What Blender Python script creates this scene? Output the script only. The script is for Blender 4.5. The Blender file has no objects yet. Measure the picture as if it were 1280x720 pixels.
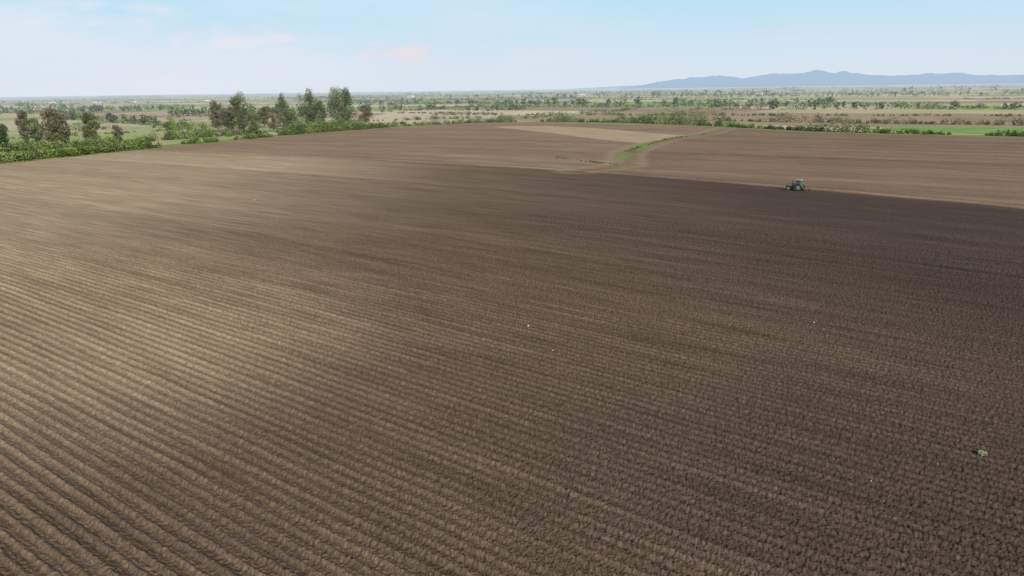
import bpy, math, numpy as np
from mathutils import Vector, Matrix
rng = np.random.default_rng(7)
R = math.radians
scene = bpy.context.scene

# ------------------------------------------------------------ helpers
TAB = rng.random((256, 256))
def vnoise(x, y):
    xi = np.floor(x).astype(np.int64); yi = np.floor(y).astype(np.int64)
    fx = x - xi; fy = y - yi
    fx = fx*fx*(3-2*fx); fy = fy*fy*(3-2*fy)
    a = TAB[xi & 255, yi & 255]; b = TAB[(xi+1) & 255, yi & 255]
    c = TAB[xi & 255, (yi+1) & 255]; d = TAB[(xi+1) & 255, (yi+1) & 255]
    return (a*(1-fx)+b*fx)*(1-fy)+(c*(1-fx)+d*fx)*fy
def fbm(x, y, o=4):
    s = 0; a = 0.5; n = 0
    for i in range(o):
        s = s + a*vnoise(x+17.3*i, y-9.1*i); n += a
        x, y = x*2.03+y*0.31, y*2.03-x*0.27; a *= 0.5
    return s/n
def sstep(a, b, x):
    t = np.clip((x-a)/(b-a), 0, 1); return t*t*(3-2*t)
def lin(r, g, b):
    return np.array([((c/255+0.055)/1.055)**2.4 if c > 10 else c/255/12.92 for c in (r, g, b)])
def build_mesh(name, V, F4, col=None, smooth=False, mat=None, matidx=None):
    me = bpy.data.meshes.new(name)
    V = np.asarray(V, dtype=np.float32); F4 = np.asarray(F4, dtype=np.int32)
    me.vertices.add(len(V)); me.vertices.foreach_set('co', V.ravel())
    me.loops.add(F4.size); me.loops.foreach_set('vertex_index', F4.ravel())
    me.polygons.add(len(F4))
    me.polygons.foreach_set('loop_start', np.arange(0, F4.size, 4, dtype=np.int32))
    if smooth: me.polygons.foreach_set('use_smooth', np.ones(len(F4), dtype=bool))
    if mat:
        for m in (mat if isinstance(mat, list) else [mat]): me.materials.append(m)
    if matidx is not None: me.polygons.foreach_set('material_index', np.asarray(matidx, dtype=np.int32))
    me.update(calc_edges=True)
    if col is not None:
        a = me.color_attributes.new('Col', 'FLOAT_COLOR', 'POINT')
        c = np.ones((len(V), 4), dtype=np.float32); c[:, :3] = col
        a.data.foreach_set('color', c.ravel())
    return me
def add_obj(name, me, loc=(0, 0, 0), rot=0, parent=None):
    o = bpy.data.objects.new(name, me); o.location = loc; o.rotation_euler = (0, 0, rot)
    scene.collection.objects.link(o)
    if parent: o.parent = parent
    return o

# ------------------------------------------------------------ materials
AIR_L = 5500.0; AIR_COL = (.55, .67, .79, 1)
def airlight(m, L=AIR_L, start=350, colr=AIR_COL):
    """haze painted in as emission mixed over the surface: grows with distance in WORLD metres"""
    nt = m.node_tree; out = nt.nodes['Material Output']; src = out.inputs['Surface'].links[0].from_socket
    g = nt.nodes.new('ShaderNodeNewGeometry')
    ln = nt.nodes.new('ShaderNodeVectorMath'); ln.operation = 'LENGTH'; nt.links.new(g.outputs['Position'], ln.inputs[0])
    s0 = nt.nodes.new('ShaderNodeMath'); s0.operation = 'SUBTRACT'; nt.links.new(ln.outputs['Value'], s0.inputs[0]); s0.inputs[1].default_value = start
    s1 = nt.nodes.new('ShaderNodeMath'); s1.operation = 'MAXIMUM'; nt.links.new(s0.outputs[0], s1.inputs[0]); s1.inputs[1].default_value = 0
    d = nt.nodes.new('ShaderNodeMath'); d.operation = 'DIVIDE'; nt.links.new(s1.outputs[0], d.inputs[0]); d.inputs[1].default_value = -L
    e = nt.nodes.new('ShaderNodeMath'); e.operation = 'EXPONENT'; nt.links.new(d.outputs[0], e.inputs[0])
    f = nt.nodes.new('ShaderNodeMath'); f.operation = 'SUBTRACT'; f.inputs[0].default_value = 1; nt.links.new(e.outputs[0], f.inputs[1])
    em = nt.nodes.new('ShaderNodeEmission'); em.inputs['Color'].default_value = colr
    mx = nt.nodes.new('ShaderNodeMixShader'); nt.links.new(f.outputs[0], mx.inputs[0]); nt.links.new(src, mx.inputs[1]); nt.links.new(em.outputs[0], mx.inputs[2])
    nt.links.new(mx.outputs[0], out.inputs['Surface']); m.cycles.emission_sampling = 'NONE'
def new_mat(name, col=(0.5, 0.5, 0.5), rough=0.9, spec=0.2, metal=0.0):
    m = bpy.data.materials.new(name); m.use_nodes = True
    b = m.node_tree.nodes['Principled BSDF']
    b.inputs['Base Color'].default_value = (*col, 1)
    b.inputs['Roughness'].default_value = rough
    b.inputs['Specular IOR Level'].default_value = spec
    b.inputs['Metallic'].default_value = metal
    return m
def noisy_mat(name, col, rough=0.6, spec=0.3, scale=3.0, amt=0.35, metal=0):
    m = new_mat(name, col, rough, spec, metal); nt = m.node_tree; b = nt.nodes['Principled BSDF']
    tc = nt.nodes.new('ShaderNodeTexCoord'); n = nt.nodes.new('ShaderNodeTexNoise')
    n.inputs['Scale'].default_value = scale; n.inputs['Detail'].default_value = 6
    nt.links.new(tc.outputs['Object'], n.inputs['Vector'])
    r = nt.nodes.new('ShaderNodeMapRange'); r.inputs['From Min'].default_value = .3; r.inputs['From Max'].default_value = .7
    r.inputs['To Min'].default_value = 1-amt; r.inputs['To Max'].default_value = 1+amt
    nt.links.new(n.outputs['Fac'], r.inputs['Value'])
    v = nt.nodes.new('ShaderNodeVectorMath'); v.operation = 'SCALE'; v.inputs[0].default_value = col
    nt.links.new(r.outputs['Result'], v.inputs['Scale']); nt.links.new(v.outputs['Vector'], b.inputs['Base Color'])
    return m

def foliage_material():
    m = new_mat('foliage', rough=0.75, spec=0.15); nt = m.node_tree; b = nt.nodes['Principled BSDF']
    a = nt.nodes.new('ShaderNodeVertexColor'); a.layer_name = 'Col'
    g = nt.nodes.new('ShaderNodeNewGeometry')
    r = nt.nodes.new('ShaderNodeMapRange'); r.inputs['To Min'].default_value = .65; r.inputs['To Max'].default_value = 1.4
    nt.links.new(g.outputs['Random Per Island'], r.inputs['Value'])
    v = nt.nodes.new('ShaderNodeVectorMath'); v.operation = 'SCALE'
    nt.links.new(a.outputs['Color'], v.inputs[0]); nt.links.new(r.outputs['Result'], v.inputs['Scale'])
    nt.links.new(v.outputs['Vector'], b.inputs['Base Color'])
    t = nt.nodes.new('ShaderNodeBsdfTranslucent'); nt.links.new(v.outputs['Vector'], t.inputs['Color'])
    mx = nt.nodes.new('ShaderNodeMixShader'); mx.inputs[0].default_value = .3
    nt.links.new(b.outputs[0], mx.inputs[1]); nt.links.new(t.outputs[0], mx.inputs[2])
    nt.links.new(mx.outputs[0], nt.nodes['Material Output'].inputs['Surface'])
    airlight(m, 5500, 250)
    return m
FOL = foliage_material()
BARK = noisy_mat('bark', (0.12, 0.095, 0.07), .95, .1, 2.0, .4)

# ------------------------------------------------------------ land layout (metres)
D = np.array([0.812, -0.584]); N = np.array([0.584, 0.812])   # along / across the furrows
def rowcoords(x, y):
    t = x*D[0]+y*D[1]; s = x*N[0]+y*N[1]
    a = np.where(t < -105, 0.0006, 0.00128)
    u = s + a*np.clip((t+105)**2, 0, 4e4)*np.clip(s/150, 0, 1.3)
    return u, t
HEDGE = [(-260, -50), (-175, 150), (-148.8, 215.8), (-134.3, 255.6), (-121.3, 291.3), (-91.6, 360.5), (-56.2, 413.6), (-17.5, 441.1), (24.8, 438.3)]
EDGE2 = [(24.8, 438.3), (96.2, 370.1), (129.3, 306.7), (182.6, 264.0), (330, 150)]
def side_of(poly, x, y):
    best = np.full(x.shape, 1e9); sg = np.ones(x.shape)
    for (x0, y0), (x1, y1) in zip(poly[:-1], poly[1:]):
        dx, dy = x1-x0, y1-y0; L2 = dx*dx+dy*dy
        k = np.clip(((x-x0)*dx+(y-y0)*dy)/L2, 0, 1)
        d = np.hypot(x-x0-k*dx, y-y0-k*dy)
        s = np.sign(dx*(y-y0)-dy*(x-x0))
        m = d < best-1e-6; best = np.where(m, d, best); sg = np.where(m, s, sg)
    return best*sg
OUTER = HEDGE+EDGE2[1:]
PATH = [(16, 176), (28.8, 186.5), (34.9, 222), (42.9, 245), (60, 283), (83, 312.6), (104, 358)]
WEDGE = [(-11.6, 401), (21.6, 321), (45.3, 262), (71.5, 299), (40, 372), (20, 400)]
def inpoly(poly, x, y):
    ins = np.zeros(x.shape, bool); n = len(poly)
    for i in range(n):
        x0, y0 = poly[i]; x1, y1 = poly[(i+1) % n]
        c = ((y0 > y) != (y1 > y)) & (x < (x1-x0)*(y-y0)/(y1-y0+1e-9)+x0)
        ins ^= c
    return ins
KALB = 1.05
PAL = [lin(*c)*KALB for c in [(172, 170, 118), (196, 182, 142), (180, 158, 128), (146, 160, 92), (204, 190, 154), (156, 132, 106), (148, 158, 98), (180, 172, 124), (196, 180, 148), (162, 142, 112)]]
PAL = np.array(PAL)

def land(x, y):
    """returns colour (n,3), u, t, soil mask, height"""
    r = np.hypot(x, y)
    u, t = rowcoords(x, y)
    wob = (fbm(x/30, y/30, 3)-.5)
    out = side_of(OUTER, x, y)+wob*3
    wx = x+40*(fbm(x/300, y/300, 2)-.5); wy = y+40*(fbm(y/300+50, x/300, 2)-.5)
    a = wx*D[0]+wy*D[1]; b = wx*N[0]+wy*N[1]
    ci = np.floor(b/95).astype(np.int64)
    cw = 140+160*TAB[ci & 255, 7]
    cj = np.floor(a/cw+TAB[ci & 255, 11]*5).astype(np.int64)
    k = (TAB[(ci*7+3) & 255, (cj*13+5) & 255]*len(PAL)).astype(int) % len(PAL)
    col = PAL[k]*(0.88+.24*fbm(x/25, y/25, 3))[..., None]
    g1 = inpoly([(150, 318), (186, 276), (330, 172), (400, 215), (235, 318), (178, 345)], x, y)
    col = np.where(g1[..., None], lin(128, 158, 86)*KALB*(.8+.4*fbm(x/12, y/12, 3))[..., None], col)
    g2 = inpoly([(-52, 425), (-12, 455), (-5, 640), (-110, 720), (-105, 520)], x, y)
    col = np.where(g2[..., None], lin(200, 182, 150)*KALB*(.9+.2*fbm(x/15, y/15, 3))[..., None], col)
    g3 = inpoly([(-330, 150), (-150, 225), (-125, 300), (-95, 368), (-150, 560), (-420, 640), (-600, 300)], x, y)
    q3 = (.8*sstep(.38, .56, fbm(a/60, b/22, 3)))[..., None]
    col = np.where(g3[..., None], (lin(160, 164, 112)*(1-q3)+lin(192, 176, 142)*q3)*KALB, col)
    vg = sstep(14, 8, out)*sstep(-.5, .5, out)
    col = col*(1-vg[..., None])+lin(126, 144, 78)*KALB*vg[..., None]
    inside = sstep(.6, -.6, out)
    w = (x+62+.08*y)/118+.22*sstep(62, 28, r)-.16*sstep(150, 230, y)+(fbm(u/12, t/80, 3)-.5)*.16-.22*np.exp(-((x+27)**2+(y-54)**2)/220)  # gradient: soil drying and sun backscatter together; last term paints a glare spot
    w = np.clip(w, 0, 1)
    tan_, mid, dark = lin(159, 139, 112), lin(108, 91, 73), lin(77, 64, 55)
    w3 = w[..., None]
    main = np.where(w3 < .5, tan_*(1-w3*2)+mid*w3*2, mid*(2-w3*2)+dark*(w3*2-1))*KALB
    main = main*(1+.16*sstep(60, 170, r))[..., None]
    far_ = sstep(20, 110, r)
    band = .5*(fbm(u/2.6+3, t/140, 3)-.5)+.6*(fbm(u/1.5+7, t/70, 2)-.5)*sstep(160, 60, r)+.4*(fbm(u/7, t/200+5, 2)-.5)
    main = main*(1+.6*band*far_)[..., None]
    upper = lin(143, 120, 97)*KALB*(1+.4*(fbm(u/5, t/70, 3)-.5)+.22*(fbm(x/25, y/25, 3)-.5))[..., None]
    wed = inpoly(WEDGE, x+wob*4, y)
    upper = np.where(wed[..., None], lin(174, 151, 122)*KALB*(.92+.16*fbm(x/8, y/8, 2))[..., None], upper)
    pth = side_of(PATH, x, y)
    ru = x*0.54+y*0.84
    rf = lin(132, 110, 89)*KALB*(1+.45*(fbm(ru/3, (x*.84-y*.54)/120, 3)-.5)+.2*(fbm(x/20, y/20, 3)-.5))[..., None]
    tr = np.exp(-((ru-209.8)/.9)**2)+np.exp(-((ru-213.4)/.9)**2)
    rf = rf*(1-.45*tr)[..., None]
    rs = sstep(.3, -.3, pth)[..., None]
    upper = upper*(1-rs)+rf*rs
    bd = sstep(149.8, 152.2, u+wob*1.5)[..., None]
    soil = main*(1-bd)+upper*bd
    bx = u+wob*1.5
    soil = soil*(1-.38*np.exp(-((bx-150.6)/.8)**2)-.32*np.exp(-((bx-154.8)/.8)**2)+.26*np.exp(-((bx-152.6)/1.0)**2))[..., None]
    pd = np.abs(pth)
    gp = np.exp(-(pd/2.6)**2)*sstep(.40, .58, fbm(x/7, y/9, 3))*.85
    soil = soil*(1-gp[..., None])+lin(112, 142, 66)*KALB*gp[..., None]
    pale = np.exp(-((pd-4.5)/1.5)**2)*.4
    soil = soil*(1-pale[..., None])+lin(165, 145, 118)*KALB*pale[..., None]
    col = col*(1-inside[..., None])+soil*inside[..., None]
    # --- relief
    fm = inside*(1-bd[..., 0])
    wobr = fbm(u/3, t/7, 2)-.5
    jit = vnoise(x/.3, y/.3)-.5
    ph = (u+wobr*.22+jit*.07)/.75*2*np.pi
    lf = np.clip(1-(x+62+.08*y)/112, 0, 1)
    amp = (.085*lf**.8+.024)*(.7+.6*fbm(x/5, y/5, 2))
    fade = sstep(140, 85, r)
    prof = np.cos(ph)+.35*np.cos(2*ph+.6)
    h = fm*fade*amp*prof
    # furrow bottoms get a darker colour
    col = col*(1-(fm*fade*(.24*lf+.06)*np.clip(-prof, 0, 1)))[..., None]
    ca = fm*(.5+.5*fade)
    cl = .035*(fbm(u/.22, t/.26, 2)-.5)+.06*(vnoise(x/.11+3+y*2.1, y/.11-x*1.7)-.5)+.05*(vnoise(x/.065+y*3, y/.065+9-x*4)-.5)
    cl = cl+.12*np.clip(vnoise(x/.14+31, y/.14+5)-.76, 0, 1)
    h = h+ca*cl*1.2
    h = h+inside*bd[..., 0]*.06*(vnoise(x/.8, y/.8)-.5)
    h = h+inside*(-.22*np.exp(-((bx-150.6)/.7)**2)+.14*np.exp(-((bx-152.5)/.9)**2))
    h = h+(1-inside)*sstep(200, 500, r)*.5*(fbm(x/90, y/90, 2)-.5)
    return col, u, t, inside, h

# ------------------------------------------------------------ ground sheet (to the horizon)
th = np.concatenate([np.linspace(R(-46), R(46), 2000), np.linspace(R(46), R(314), 60)[1:-1]])
dep = np.concatenate([np.linspace(math.atan(19/18), math.atan(19/300), 1050), np.linspace(math.atan(19/300), 19/32000, 190)[1:]])
rr = np.concatenate([[0.3, 1, 2, 3, 4.5, 6, 8, 10, 12, 14, 16], 19/np.tan(dep)])
TH, RR = np.meshgrid(th, rr)
X = RR*np.sin(TH); Y = RR*np.cos(TH)
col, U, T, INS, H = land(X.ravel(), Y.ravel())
nT, nR = len(th), len(rr)
V = np.stack([X.ravel(), Y.ravel(), H], 1)
i = np.arange(nR-1)[:, None]; j = np.arange(nT)[None, :]; j2 = (j+1) % nT
F = np.stack([i*nT+j, i*nT+j2, (i+1)*nT+j2, (i+1)*nT+j], -1).reshape(-1, 4)[:, ::-1]

def ground_material():
    m = new_mat('ploughed_soil_and_fields', rough=1.0, spec=0.08); nt = m.node_tree; b = nt.nodes['Principled BSDF']
    L = nt.links.new
    a = nt.nodes.new('ShaderNodeVertexColor'); a.layer_name = 'Col'
    rc = nt.nodes.new('ShaderNodeAttribute'); rc.attribute_name = 'rc'
    sep = nt.nodes.new('ShaderNodeSeparateXYZ'); L(rc.outputs['Vector'], sep.inputs[0])
    tc = nt.nodes.new('ShaderNodeTexCoord')
    def noise(vec, scale, detail=4, rough=.6):
        n = nt.nodes.new('ShaderNodeTexNoise'); n.inputs['Scale'].default_value = scale
        n.inputs['Detail'].default_value = detail; n.inputs['Roughness'].default_value = rough
        L(vec, n.inputs['Vector']); return n.outputs['Fac']
    def mapr(v, a0, a1, b0, b1):
        r = nt.nodes.new('ShaderNodeMapRange')
        for k, q in zip(('From Min', 'From Max', 'To Min', 'To Max'), (a0, a1, b0, b1)): r.inputs[k].default_value = q
        L(v, r.inputs['Value']); return r.outputs['Result']
    def mul(p, q):
        n = nt.nodes.new('ShaderNodeMath'); n.operation = 'MULTIPLY'; L(p, n.inputs[0]); L(q, n.inputs[1]); return n.outputs[0]
    vs = nt.nodes.new('ShaderNodeVectorMath'); vs.operation = 'MULTIPLY'; vs.inputs[1].default_value = (1, .05, 0)
    L(rc.outputs['Vector'], vs.inputs[0])
    streak = mapr(noise(vs.outputs[0], 1.5, 3, .6), .3, .7, .72, 1.28)
    clod = mapr(noise(tc.outputs['Object'], 4.5, 3, .8), .3, .7, .58, 1.42)
    f = mul(streak, clod)
    v = nt.nodes.new('ShaderNodeVectorMath'); v.operation = 'SCALE'; L(a.outputs['Color'], v.inputs[0]); L(f, v.inputs['Scale'])
    sp = mapr(noise(tc.outputs['Object'], 8.5, 1, .5), .70, .78, 0, .5)
    mx = nt.nodes.new('ShaderNodeMix'); mx.data_type = 'RGBA'; L(mul(sp, sep.outputs['Z']), mx.inputs['Factor'])
    L(v.outputs[0], mx.inputs['A']); mx.inputs['B'].default_value = (.30, .25, .19, 1)
    L(mx.outputs['Result'], b.inputs['Base Color'])
    bp = nt.nodes.new('ShaderNodeBump'); bp.inputs['Strength'].default_value = .6; bp.inputs['Distance'].default_value = .03
    L(noise(tc.outputs['Object'], 14.0, 2, .7), bp.inputs['Height']); L(bp.outputs[0], b.inputs['Normal'])
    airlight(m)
    return m
GM = ground_material()
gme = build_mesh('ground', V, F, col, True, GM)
at = gme.attributes.new('rc', 'FLOAT_VECTOR', 'POINT')
at.data.foreach_set('vector', np.stack([U, T, INS], 1).astype(np.float32).ravel())
add_obj('ground', gme)
def gz(x, y):
    return float(land(np.array([float(x)]), np.array([float(y)]))[4][0])

# ------------------------------------------------------------ foliage tools
def soup(C, size, colr, flat=0.0):
    n = len(C)
    nrm = rng.normal(size=(n, 3)); nrm[:, 2] += flat; nrm /= np.linalg.norm(nrm, axis=1)[:, None]
    t = rng.normal(size=(n, 3)); a = np.cross(nrm, t); a /= np.linalg.norm(a, axis=1)[:, None]
    b = np.cross(nrm, a); s = (np.asarray(size)*np.ones(n))[:, None]*.5
    e = .6+.8*rng.random((n, 1))
    Vv = np.stack([C-a*s*e-b*s*.5, C+a*s*.3*e-b*s, C+a*s*e+b*s*.4, C-a*s*.4*e+b*s], 1).reshape(-1, 3)
    Fv = np.arange(n*4).reshape(n, 4)
    Cv = np.repeat(colr, 4, axis=0)
    return Vv, Fv, Cv
def tube(p0, p1, r0, r1, k=7):
    p0 = np.array(p0, float); p1 = np.array(p1, float); d = p1-p0; d /= np.linalg.norm(d)
    a = np.cross(d, [0.3, .9, .1]); a /= np.linalg.norm(a); b = np.cross(d, a)
    an = np.arange(k)*2*np.pi/k
    ring = np.cos(an)[:, None]*a+np.sin(an)[:, None]*b
    V = np.concatenate([p0+ring*r0, p1+ring*r1]); q = np.arange(k); q2 = (q+1) % k
    return V, np.stack([q, q2, q2+k, q+k], 1)
class Acc:
    def __init__(s): s.V = []; s.F = []; s.C = []; s.M = []; s.n = 0
    def add(s, V, F, C, m=0):
        s.V.append(V); s.F.append(F+s.n); s.C.append(C if np.ndim(C) == 2 else np.tile(C, (len(V), 1))); s.M.append(np.full(len(F), m)); s.n += len(V)
    def mesh(s, name):
        return build_mesh(name, np.concatenate(s.V), np.concatenate(s.F), np.concatenate(s.C), False, [FOL, BARK], np.concatenate(s.M))
def tree_mesh(h, w, base, nclump=22, leaves=150, leaf=.42, low=.3, tall=False):
    A = Acc(); bc = np.array([.1, .08, .06])
    lean = rng.normal(size=2)*h*.06
    top = np.array([lean[0], lean[1], h*.62])
    pts = [np.zeros(3)-[0, 0, .3]]
    for k in range(1, 5):
        pts.append(top*k/4+rng.normal(size=3)*[.25, .25, 0]*h/12)
    r = h*.022
    for k in range(4):
        Vt, Ft = tube(pts[k], pts[k+1], r*(1-.2*k), r*(1-.2*(k+1))); A.add(Vt, Ft, bc, 1)
    skew = rng.random()*6.28
    for c in range(nclump):
        z = low+(1-low)*((c+.5)/nclump)
        prof = math.sin(math.pi*min(1, max(.08, (z-low)/(1-low)*.86+.12)))**.7
        an = rng.random()*2*np.pi; rad = w*.5*prof*(.25+.85*rng.random())*(1+.3*math.cos(an-skew))*.8
        cc = np.array([math.cos(an)*rad+lean[0]*z, math.sin(an)*rad+lean[1]*z, h*z*.94+rng.normal()*h*.03])
        st = pts[min(4, 1+int(z*3.2))]
        md = (st+cc)/2+[0, 0, -.05*h*rng.random()]
        Vt, Ft = tube(st, md, r*.38, r*.22, 5); A.add(Vt, Ft, bc, 1)
        Vt, Ft = tube(md, cc, r*.22, r*.07, 5); A.add(Vt, Ft, bc, 1)
        cr = w*(.09+.11*rng.random())*np.array([1, 1, 1.45 if tall else .8])
        n = int(leaves*(.5+rng.random()))
        q = rng.normal(size=(n, 3)); q /= np.linalg.norm(q, axis=1)[:, None]
        q = cc+q*cr*(.35+.85*rng.random((n, 1))**.6)
        tone = (.6+.8*rng.random())
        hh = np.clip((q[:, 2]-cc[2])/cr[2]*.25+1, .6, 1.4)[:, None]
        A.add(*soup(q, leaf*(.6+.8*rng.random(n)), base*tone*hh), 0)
    return A.mesh('tree')
def put(name, me, x, y, rot=None):
    add_obj(name, me, (x, y, gz(x, y)), rng.random()*6.28 if rot is None else rot)

olive = lin(124, 130, 84)*.72; brown = lin(136, 128, 96)*.72; fresh_g = lin(130, 158, 72)*.8; deep = lin(86, 102, 60)*.7
TR = [(-180, 262, 11, 8, deep, 1), (-186, 268, 10, 9, deep, 0), (-172, 284, 14, 11, brown, 0), (-176, 291, 11, 8, brown, 1), (-168, 300, 12, 9, olive, 0), (-163, 312, 7, 7, brown, 0),
      (-158, 350, 7, 6, fresh_g, 0), (-127, 356, 19, 13, olive, 1), (-147, 378, 15, 8, brown, 1), (-143, 383, 12, 8, brown, 0), (-131, 435, 17, 10, olive, 1), (-136, 366, 9, 8, olive, 0),
      (-124, 422, 10, 11, brown, 0), (-108, 408, 19, 12, olive, 1), (-98, 424, 21, 12, olive, 1), (-101, 402, 14, 9, olive, 1), (-93, 432, 20, 11, deep, 1), (-138, 420, 11, 10, brown, 0), (-190, 300, 10, 9, olive, 0), (-198, 305, 13, 7, brown, 1), (-112, 420, 12, 11, brown, 0),
      (-150, 330, 7, 8, olive, 0), (-118, 375, 9, 9, brown, 0), (-121, 352, 10, 9, olive, 0), (-114, 392, 10, 10, olive, 0), (-84, 436, 11, 10, brown, 0)]
for (x, y, h, w, c, tl) in TR:
    put('deciduous_tree', tree_mesh(h, w, c, 30 if h > 9 else 16, 140 if h > 9 else 110, .42 if h > 9 else .36, .22 if h > 9 else .15, bool(tl)), x, y)

def row(name, line, hmin, hmax, wid, cols, gap=.3, step=1.6, leaf=.4, per=70, gapscale=25):
    A = Acc(); pl = np.array(line, float); seg = np.hypot(*(pl[1:]-pl[:-1]).T); cum = np.concatenate([[0], np.cumsum(seg)])
    s = 0; cols = np.array(cols); off = rng.random()*200
    P = []; S = []; K = []
    while s < cum[-1]:
        g = float(fbm(np.array([s/gapscale+off]), np.array([off]), 2)[0])
        if g > gap:
            x = np.interp(s, cum, pl[:, 0])+rng.normal()*wid*.4; y = np.interp(s, cum, pl[:, 1])+rng.normal()*wid*.4
            h = hmin+(hmax-hmin)*min(1, max(0, (g-gap)*1.6))*(.4+.9*rng.random())
            rw = h*(.5+.5*rng.random())
            n = int(per*(.5+rng.random()))
            q = rng.normal(size=(n, 3)); q /= np.linalg.norm(q, axis=1)[:, None]; q[:, 2] = np.abs(q[:, 2])
            q = q*(.45+.6*rng.random((n, 1)))*[rw, rw, h]+[x, y, 0]
            c = cols[rng.integers(len(cols))]*(.55+.8*rng.random())
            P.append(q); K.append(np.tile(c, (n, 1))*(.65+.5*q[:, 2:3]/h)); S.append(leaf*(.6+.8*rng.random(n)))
        s += step*(.5+rng.random())
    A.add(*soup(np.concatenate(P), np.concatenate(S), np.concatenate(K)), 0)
    add_obj(name, A.mesh(name))
brightg = lin(134, 158, 74)*.82; midg = lin(108, 130, 68)*.75
row('hedgerow', [(-185, 150), (-165, 197), (-152, 219), (-138, 257), (-125, 293), (-95, 363), (-60, 416)], 1.0, 8.5, 4, [brightg, midg, brightg, olive], .28, .85, .45, 110, 16)
row('hedgerow', [(-200, 235), (-165, 290), (-130, 350), (-100, 400), (-60, 440)], 1.2, 8, 6, [midg, olive, brown, brightg], .36, 1.1, .45, 100, 14)
row('hedgerow', [(-60, 416), (-20, 444)], .5, 4.5, 2, [brightg, olive, midg], .3, 1.0)
row('hedgerow', [(-22, 446), (28, 446), (70, 416), (100, 380)], 1, 11, 3, [midg, brightg, olive], .27, 1.0, .42, 90, 18)
row('hedgerow', [(98, 383), (133, 314), (186, 270), (330, 156)], .8, 7, 3, [midg, olive, brightg], .30, 1.0, .42, 80, 14)
row('hedgerow', [(70, 470), (150, 400), (250, 330), (420, 250)], 1, 9, 4, [midg, olive, deep], .30, 1.4)
row('hedgerow', [(-260, 420), (-180, 450), (-100, 490), (-20, 520)], .8, 6, 5, [midg, olive], .38, 2)
row('hedgerow', [(-300, 260), (-240, 330), (-170, 420)], .6, 5, 5, [midg, olive, brightg], .40, 2)
row('hedgerow', [(-60, 600), (40, 560), (160, 500), (300, 430)], .8, 7, 5, [midg, olive], .36, 1.8)
row('grass_verge', [(13, 213), (20, 200), (28.8, 187)], .15, .7, 1.2, [brightg], .3, .8, .3, 40, 6)
row('grass_verge', [(36, 228), (43, 246), (60, 283), (83, 313)], .15, .7, 1.2, [brightg, fresh_g], .38, .8, .3, 40, 10)

# ------------------------------------------------------------ distant vegetation masses
def far_rows(name, count, r0, r1, seed, hk=1.0):
    g = np.random.default_rng(seed); P = []; S = []; K = []
    base = [lin(92, 110, 68)*.7, lin(112, 122, 78)*.7, lin(125, 142, 80)*.7, lin(84, 98, 64)*.7]
    for _ in range(count):
        r = r0*(r1/r0)**g.random(); az = R(-50+100*g.random())
        cx, cy = r*math.sin(az), r*math.cos(az)
        d = D if g.random() < .7 else N
        a = g.normal()*.12; d = np.array([d[0]*math.cos(a)-d[1]*math.sin(a), d[0]*math.sin(a)+d[1]*math.cos(a)])
        Ln = (80+320*g.random())*(r/900)**.5
        hm = (2+9*g.random()**2.2)*hk; sp = hm*(.5+.6*g.random())
        dens = .35+.6*g.random(); m = int(Ln/sp)
        for k in range(m):
            if g.random() > dens: continue
            x = cx+d[0]*sp*(k-m/2)+g.normal()*2; y = cy+d[1]*sp*(k-m/2)+g.normal()*2
            rr_ = math.hypot(x, y)
            if rr_ < 470 or inpoly(OUTER+[(330, -50)], np.array([x]), np.array([y]))[0]: continue
            h = hm*(.45+.9*g.random()**1.3); w = h*(.3+.35*g.random()) if h > 5 else h*(.7+.8*g.random())
            n = 40 if rr_ < 1200 else 20
            q = g.normal(size=(n, 3)); q /= np.linalg.norm(q, axis=1)[:, None]
            q = q*(.3+.7*g.random((n, 1)))*[w, w, h*.5]+[x, y, h*.46]
            c = base[g.integers(4)]*(.7+.6*g.random())
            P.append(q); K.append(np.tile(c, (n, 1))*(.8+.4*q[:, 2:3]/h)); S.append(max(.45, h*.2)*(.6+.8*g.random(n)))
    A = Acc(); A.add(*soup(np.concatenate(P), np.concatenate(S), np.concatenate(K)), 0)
    add_obj(name, A.mesh(name))
far_rows('distant_tree_row', 46, 540, 1400, 3, .75)
far_rows('distant_tree_row', 140, 1300, 7000, 5, 1.15)

# ------------------------------------------------------------ hills
def hills(name, r, prof, colr, seed, hs=1, L=10500):
    az = np.linspace(R(prof[0][0]), R(prof[-1][0]), 500)
    hh = np.interp(az, [R(p[0]) for p in prof], [p[1] for p in prof])
    k = np.linspace(0, 1, 24)
    AZ, KK = np.meshgrid(az, k); HH = np.tile(hh, (24, 1))
    n = fbm(AZ*60+seed, KK*4, 5); n2 = fbm(AZ*80+seed*3, KK*1.5, 4)
    z = hs*HH*np.sin(KK*np.pi/2)**1.1*(.80+.42*n2*KK+.35*(n-.5))
    rad = r+KK*3000
    V = np.stack([rad*np.sin(AZ), rad*np.cos(AZ), z-2], -1).reshape(-1, 3)
    i = np.arange(23)[:, None]; j = np.arange(499)[None, :]
    F = np.stack([i*500+j, i*500+j+1, (i+1)*500+j+1, (i+1)*500+j], -1).reshape(-1, 4)[:, ::-1]
    m = noisy_mat(name+'_slopes', tuple(colr), 1, .0, .0012, .12); airlight(m, L, 350, (.49, .63, .79, 1))  # bluish slope colour and emission both paint in the distance haze
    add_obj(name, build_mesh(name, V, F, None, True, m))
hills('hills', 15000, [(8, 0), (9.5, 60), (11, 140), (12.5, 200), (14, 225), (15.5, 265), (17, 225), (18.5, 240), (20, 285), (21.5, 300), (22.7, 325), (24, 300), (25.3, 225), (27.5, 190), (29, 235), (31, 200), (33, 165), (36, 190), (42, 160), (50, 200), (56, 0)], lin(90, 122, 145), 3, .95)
hills('hills', 24000, [(4, 0), (8, 90), (14, 180), (22, 300), (28, 330), (34, 260), (42, 330), (56, 0)], lin(120, 140, 160), 8, .8)

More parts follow.
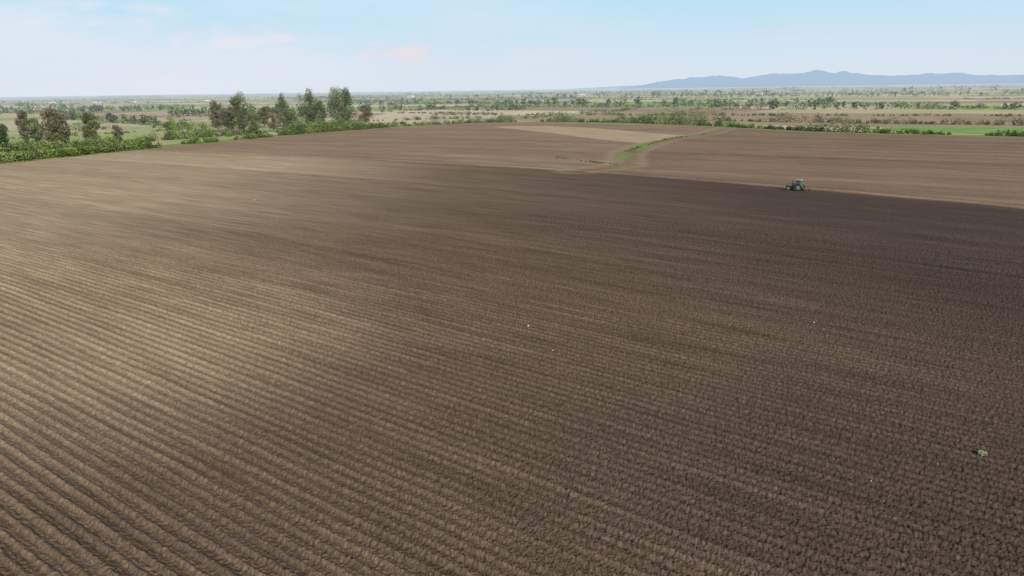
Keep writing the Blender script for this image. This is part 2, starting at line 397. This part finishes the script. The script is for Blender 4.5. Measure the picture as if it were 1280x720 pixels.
# ------------------------------------------------------------ farmhouses
WALL = noisy_mat('plaster_wall', (.55, .53, .48), .9, .1, .8, .15); ROOF = noisy_mat('clay_roof', (.26, .17, .13), .9, .1, .8, .25)
GLASS = new_mat('window_dark', (.03, .035, .04), .2, .5)
for m_ in (WALL, ROOF, GLASS): airlight(m_)
def box(name, c, s, mat, parent, rz=0):
    V = np.array([[sx, sy, sz] for sz in (-.5, .5) for sx, sy in ((-.5, -.5), (.5, -.5), (.5, .5), (-.5, .5))])*s+c
    F = [[3, 2, 1, 0], [4, 5, 6, 7], [0, 1, 5, 4], [1, 2, 6, 5], [2, 3, 7, 6], [3, 0, 4, 7]]
    return add_obj(name, build_mesh(name, V, F, None, False, mat), parent=parent)
def house(x, y, L, W, Hh, rot):
    e = bpy.data.objects.new('farmhouse', None); scene.collection.objects.link(e); e.location = (x, y, 0); e.rotation_euler = (0, 0, rot)
    box('walls', np.array([0, 0, Hh/2]), [L, W, Hh], WALL, e)
    o = .5; rh = W*.28
    V = np.array([[-L/2-o, -W/2-o, Hh], [L/2+o, -W/2-o, Hh], [L/2+o, W/2+o, Hh], [-L/2-o, W/2+o, Hh], [-L/2-o, 0, Hh+rh], [L/2+o, 0, Hh+rh]], float)+[0, 0, .01]
    me = bpy.data.meshes.new('roof'); me.from_pydata([tuple(v) for v in V], [], [(0, 1, 5, 4), (2, 3, 4, 5), (3, 2, 1, 0), (1, 2, 5), (3, 0, 4)]); me.materials.append(ROOF)
    add_obj('roof', me, parent=e)
    for k in range(max(2, int(L/3.5))):
        xx = -L/2+L*(k+.5)/max(2, int(L/3.5))
        box('window', np.array([xx, -W/2-.01, Hh*.55]), [1.1, .06, 1.3], GLASS, e)
    box('chimney', np.array([L*.25, W*.12, Hh+rh+.2]), [.8, .8, 1.6], WALL, e)
for (x, y, L, W, Hh, ro) in [(-950, 1750, 26, 12, 5, .3), (-890, 1790, 16, 9, 5, -.4), (-1180, 1950, 20, 10, 4, .1), (-760, 1900, 18, 9, 4, .6),
                             (560, 1700, 20, 10, 4, -.3), (200, 2100, 22, 10, 4.5, .1), (-300, 2300, 24, 11, 5, .2)]:
    house(x, y, L, W, Hh, ro)

# ------------------------------------------------------------ tractor with plough
PAINT = noisy_mat('tractor_paint_dusty', (.14, .17, .13), .65, .25, 1.5, .3); RUB = noisy_mat('tyre_rubber', (.045, .04, .033), .9, .2, 4, .4)
RIM = noisy_mat('rim_paint', (.25, .23, .19), .7, .3, 4, .2); CABG = new_mat('cab_glass', (.07, .08, .08), .25, .4); STEEL = noisy_mat('plough_steel', (.1, .09, .08), .6, .3, 4, .3, .2)
ROOFP = noisy_mat('cab_roof_paint', (.30, .32, .28), .75, .2, 2, .15)
tx, ty = 53.5, 136.9
TRC = bpy.data.objects.new('tractor', None); scene.collection.objects.link(TRC)
TRC.location = (tx, ty, -.05); TRC.rotation_euler = (0, 0, math.atan2(.667, -.745)); TRC.scale = (.76, .76, .76)
import bmesh
def bm_part(name, fn, mat, bevel=0):
    bm = bmesh.new(); fn(bm)
    if bevel: bmesh.ops.bevel(bm, geom=bm.edges[:], offset=bevel, segments=2, affect='EDGES')
    me = bpy.data.meshes.new(name); bm.to_mesh(me); bm.free(); me.materials.append(mat)
    return add_obj(name, me, parent=TRC)
def bbox(bm, c, s, taper=None, rot=None):
    M = Matrix.Translation(c) @ (rot or Matrix()) @ Matrix.Diagonal((*s, 1))
    r = bmesh.ops.create_cube(bm, size=1, matrix=Matrix.Diagonal((1, 1, 1, 1)))
    for v in r['verts']:
        if taper and v.co.z > 0: v.co.x *= taper[0]; v.co.y *= taper[1]
        if taper and len(taper) > 2 and v.co.x > 0 and v.co.z > 0: v.co.z -= taper[2]
        v.co = M @ v.co
def cyl(bm, p0, p1, r0, r1=None, seg=24):
    p0 = Vector(p0); p1 = Vector(p1); d = p1-p0
    M = Matrix.Translation((p0+p1)/2) @ d.to_track_quat('Z', 'Y').to_matrix().to_4x4()
    bmesh.ops.create_cone(bm, cap_ends=True, segments=seg, radius1=r0, radius2=r1 if r1 is not None else r0, depth=d.length, matrix=M)
def wheel(nm, x, y, r, w):
    def f(bm):
        cyl(bm, (x, y-w/2, r), (x, y+w/2, r), r*.93, seg=32)
        for k in range(20):
            a = k*math.pi/10
            for sd in (-1, 1):
                aa = a+(0.08 if sd > 0 else -.08)
                bbox(bm, Vector((x+math.sin(aa)*r*.95, y+sd*w*.25, r+math.cos(aa)*r*.95)), (r*.09, w*.52, r*.12), rot=Matrix.Rotation(aa, 4, 'Y') @ Matrix.Rotation(sd*.5, 4, 'Z'))
    bm_part('tyre_'+nm, f, RUB)
    bm_part('rim_'+nm, lambda bm: (cyl(bm, (x, y-w/2-.02, r), (x, y+w/2+.02, r), r*.55), cyl(bm, (x, y-w/2-.06, r), (x, y+w/2+.06, r), r*.18)), RIM)
wheel('rear_left', -.9, .95, .88, .5); wheel('rear_right', -.9, -.95, .88, .5); wheel('front_left', 1.55, .88, .6, .36); wheel('front_right', 1.55, -.88, .6, .36)
bm_part('hood', lambda bm: bbox(bm, Vector((1.15, 0, 1.42)), (1.9, .8, .75), (1, .82, .12)), PAINT, .06)
bm_part('chassis', lambda bm: (bbox(bm, Vector((.5, 0, .85)), (3.2, .5, .5)), cyl(bm, (-.9, -.8, .88), (-.9, .8, .88), .16), cyl(bm, (1.55, -.8, .6), (1.55, .8, .6), .1)), STEEL)
bm_part('cab_glass', lambda bm: bbox(bm, Vector((-.55, 0, 1.95)), (1.35, 1.3, 1.3), (.86, .9)), CABG, .04)
def pillars(bm):
    for sx in (-1, 1):
        for sy in (-1, 1): cyl(bm, (-.55+sx*.69, sy*.67, 1.3), (-.55+sx*.6, sy*.61, 2.62), .055, seg=8)
    bbox(bm, Vector((-.55, 0, 1.28)), (1.5, 1.4, .12))
bm_part('cab_frame', pillars, PAINT)
bm_part('cab_roof', lambda bm: bbox(bm, Vector((-.55, 0, 2.7)), (1.5, 1.4, .18), (.9, .9)), ROOFP, .04)
def fend(bm):
    for sy in (-1, 1):
        for k in range(7):
            a = -1.1+k*.37; bbox(bm, Vector((-.9+math.sin(a)*.98, sy*.93, .88+math.cos(a)*.98)), (.4, .52, .04), rot=Matrix.Rotation(a, 4, 'Y'))
bm_part('fenders', fend, PAINT)
bm_part('exhaust', lambda bm: (cyl(bm, (.9, .3, 1.7), (.9, .3, 2.7), .05, seg=10), cyl(bm, (.9, .3, 1.95), (.9, .3, 2.35), .09, seg=10)), STEEL)
bm_part('front_weights', lambda bm: [bbox(bm, Vector((2.3, -.3+.15*k, .95)), (.35, .12, .45)) for k in range(5)], STEEL)
bm_part('headlights', lambda bm: [cyl(bm, (2.08, s*.22, 1.4), (2.13, s*.22, 1.4), .1, seg=12) for s in (-1, 1)], ROOFP)
def plough(bm):
    bbox(bm, Vector((-1.9, 0, .75)), (.7, .9, .08)); cyl(bm, (-1.8, -.4, .6), (-1.8, .4, 1.3), .05, seg=8); cyl(bm, (-1.8, .4, .6), (-1.8, -.4, 1.3), .05, seg=8)
    cyl(bm, (-1.9, .8, .78), (-3.0, -.8, .78), .08, seg=8)
    for k in range(3):
        x = -2.05-.4*k; y = .6-.55*k
        cyl(bm, (x, y, .78), (x-.1, y, .2), .045, seg=8)
        bbox(bm, Vector((x-.05, y-.1, .2)), (.55, .05, .34), rot=Matrix.Rotation(-.6, 4, 'Z') @ Matrix.Rotation(.4, 4, 'X'))
    cyl(bm, (-2.9, -1.0, .3), (-2.9, -.86, .3), .28, seg=16)
bm_part('plough', plough, STEEL)

# ------------------------------------------------------------ stones and tuft
STONE = noisy_mat('pale_stone', (.40, .35, .28), .9, .1, 6, .2)
def stone(x, y, s, sd):
    bm = bmesh.new(); bmesh.ops.create_icosphere(bm, subdivisions=3, radius=1)
    g = np.random.default_rng(sd); a = g.normal(size=(5, 3))
    for v in bm.verts:
        n = sum(math.sin(v.co.dot(Vector(q))*2.2+k) for k, q in enumerate(a))*.06
        v.co = Vector((v.co.x*(1+n)*1.25, v.co.y*(1+n), v.co.z*(1+n)*.7))*s
    me = bpy.data.meshes.new('stone'); bm.to_mesh(me); bm.free(); me.materials.append(STONE)
    add_obj('stone', me, (x, y, gz(x, y)+s*.4), sd)
for k, (x, y, s) in enumerate([(1.3, 57.7, .11), (3, 52, .07), (25, 57.7, .08), (17.6, 32.3, .045), (-47.1, 134.2, .14)]): stone(x, y, s, k+1)
n = 260; q = rng.normal(size=(n, 3)); q /= np.linalg.norm(q, axis=1)[:, None]; q[:, 2] = np.abs(q[:, 2])*.6; q *= (.3+.7*rng.random((n, 1)))*.24
A = Acc(); A.add(*soup(q, .08, np.tile(lin(190, 195, 155)*.8, (n, 1))), 0); add_obj('weed_tuft', A.mesh('weed_tuft'), (24.8, 35, gz(24.8, 35)+.05))

# ------------------------------------------------------------ light, sky
SUN_EL = 24; SUN_AZ = 152
sd = Vector((math.sin(R(SUN_AZ))*math.cos(R(SUN_EL)), math.cos(R(SUN_AZ))*math.cos(R(SUN_EL)), math.sin(R(SUN_EL))))
sl = bpy.data.lights.new('sun', 'SUN'); sl.energy = 4.6; sl.angle = R(.5); sl.color = (1, .94, .84)
so = bpy.data.objects.new('sun', sl); so.rotation_euler = sd.to_track_quat('Z', 'Y').to_euler(); scene.collection.objects.link(so)
w = bpy.data.worlds.new('World'); scene.world = w; w.use_nodes = True; nt = w.node_tree; L = nt.links.new
bg = nt.nodes['Background']; bg.inputs['Strength'].default_value = .1
sky = nt.nodes.new('ShaderNodeTexSky'); sky.sky_type = 'NISHITA'; sky.sun_disc = False
sky.sun_elevation = R(SUN_EL); sky.sun_rotation = R(SUN_AZ); sky.dust_density = .6; sky.ozone_density = 1.5; sky.air_density = 1.0
tc = nt.nodes.new('ShaderNodeTexCoord'); sp = nt.nodes.new('ShaderNodeSeparateXYZ'); L(tc.outputs['Generated'], sp.inputs[0])
def vm(op, a, b):
    n = nt.nodes.new('ShaderNodeVectorMath'); n.operation = op; L(a, n.inputs[0]); n.inputs[1].default_value = b; return n
def math_(op, a, b):
    n = nt.nodes.new('ShaderNodeMath'); n.operation = op
    for k, q in enumerate((a, b)):
        if isinstance(q, (int, float)): n.inputs[k].default_value = q
        else: L(q, n.inputs[k])
    return n.outputs[0]
def mr(v, a0, a1, b0, b1, sm=True):
    r = nt.nodes.new('ShaderNodeMapRange'); r.interpolation_type = 'SMOOTHSTEP' if sm else 'LINEAR'
    for k, q in zip(('From Min', 'From Max', 'To Min', 'To Max'), (a0, a1, b0, b1)): r.inputs[k].default_value = q
    L(v, r.inputs['Value']); return r.outputs['Result']
def mixc(f, a, b):
    m = nt.nodes.new('ShaderNodeMix'); m.data_type = 'RGBA'
    if isinstance(f, float): m.inputs['Factor'].default_value = f
    else: L(f, m.inputs['Factor'])
    for k, q in (('A', a), ('B', b)):
        if isinstance(q, tuple): m.inputs[k].default_value = q
        else: L(q, m.inputs[k])
    return m.outputs['Result']
hz = nt.nodes.new('ShaderNodeValToRGB'); cr = hz.color_ramp
def c10(*c): return tuple(lin(*c)*1.0)+(1,)
cr.elements[0].position = 0; cr.elements[0].color = c10(219, 230, 240)
cr.elements[1].position = 1; cr.elements[1].color = c10(164, 217, 247)
e = cr.elements.new(.35); e.color = c10(207, 228, 244)
e = cr.elements.new(.72); e.color = c10(183, 226, 248)
L(mr(sp.outputs['Z'], 0, .16, 0, 1, False), hz.inputs['Fac'])
hz10 = vm('SCALE', hz.outputs['Color'], (0, 0, 0)); hz10.inputs['Scale'].default_value = 10
low = mr(sp.outputs['Z'], .1, .5, .95, 0)
base = mixc(low, sky.outputs['Color'], hz10.outputs[0])
cs = vm('MULTIPLY', tc.outputs['Generated'], (1, 1, 5))
nz = nt.nodes.new('ShaderNodeTexNoise'); nz.inputs['Scale'].default_value = 3.2; nz.inputs['Detail'].default_value = 7; nz.inputs['Roughness'].default_value = .5
L(cs.outputs[0], nz.inputs['Vector'])
leftm = mr(sp.outputs['X'], -.5, .25, 1, .15)
cl = math_('MULTIPLY', mr(nz.outputs['Fac'], .33, .70, 0, .8), leftm)
base = mixc(cl, base, (7.8, 8.2, 9.0, 1))
def blob(az, el, sx, sz, colr, amt):
    global base
    n = vm('SUBTRACT', tc.outputs['Generated'], (math.sin(R(az)), math.cos(R(az)), math.sin(R(el))))
    n2 = vm('MULTIPLY', n.outputs[0], (1/sx, 1/sx, 1/sz))
    ln = nt.nodes.new('ShaderNodeVectorMath'); ln.operation = 'LENGTH'; L(n2.outputs[0], ln.inputs[0])
    q = nt.nodes.new('ShaderNodeTexNoise'); q.inputs['Scale'].default_value = 28; q.inputs['Detail'].default_value = 6
    vv = vm('MULTIPLY', tc.outputs['Generated'], (1, 1, 3)); L(vv.outputs[0], q.inputs['Vector'])
    d = math_('ADD', ln.outputs['Value'], mr(q.outputs['Fac'], .3, .7, -.45, .75, False))
    base = mixc(mr(d, .1, 1.3, amt, 0), base, colr)
blob(-7.4, 2.55, .065, .018, (8.4, 7.5, 7.9, 1), .8)
blob(-19, 3.6, .10, .015, (8.5, 8.2, 8.6, 1), .55)
blob(3, 2.4, .11, .012, (7.9, 7.7, 8.5, 1), .35)
blob(-33, 5.2, .2, .02, (8.2, 8.3, 8.9, 1), .5)
L(base, bg.inputs['Color'])

# ------------------------------------------------------------ camera
cam = bpy.data.cameras.new('camera'); cam.sensor_width = 36; cam.lens = 36*914/1280; cam.clip_start = .1; cam.clip_end = 80000
co = bpy.data.objects.new('camera', cam); scene.collection.objects.link(co)
co.matrix_world = Matrix.Translation((0, 0, 19)) @ Matrix.Rotation(R(90-15.2), 4, 'X') @ Matrix.Rotation(R(-.8), 4, 'Z')
scene.camera = co
scene.view_settings.view_transform = 'Standard'; scene.view_settings.look = 'None'; scene.view_settings.exposure = 0
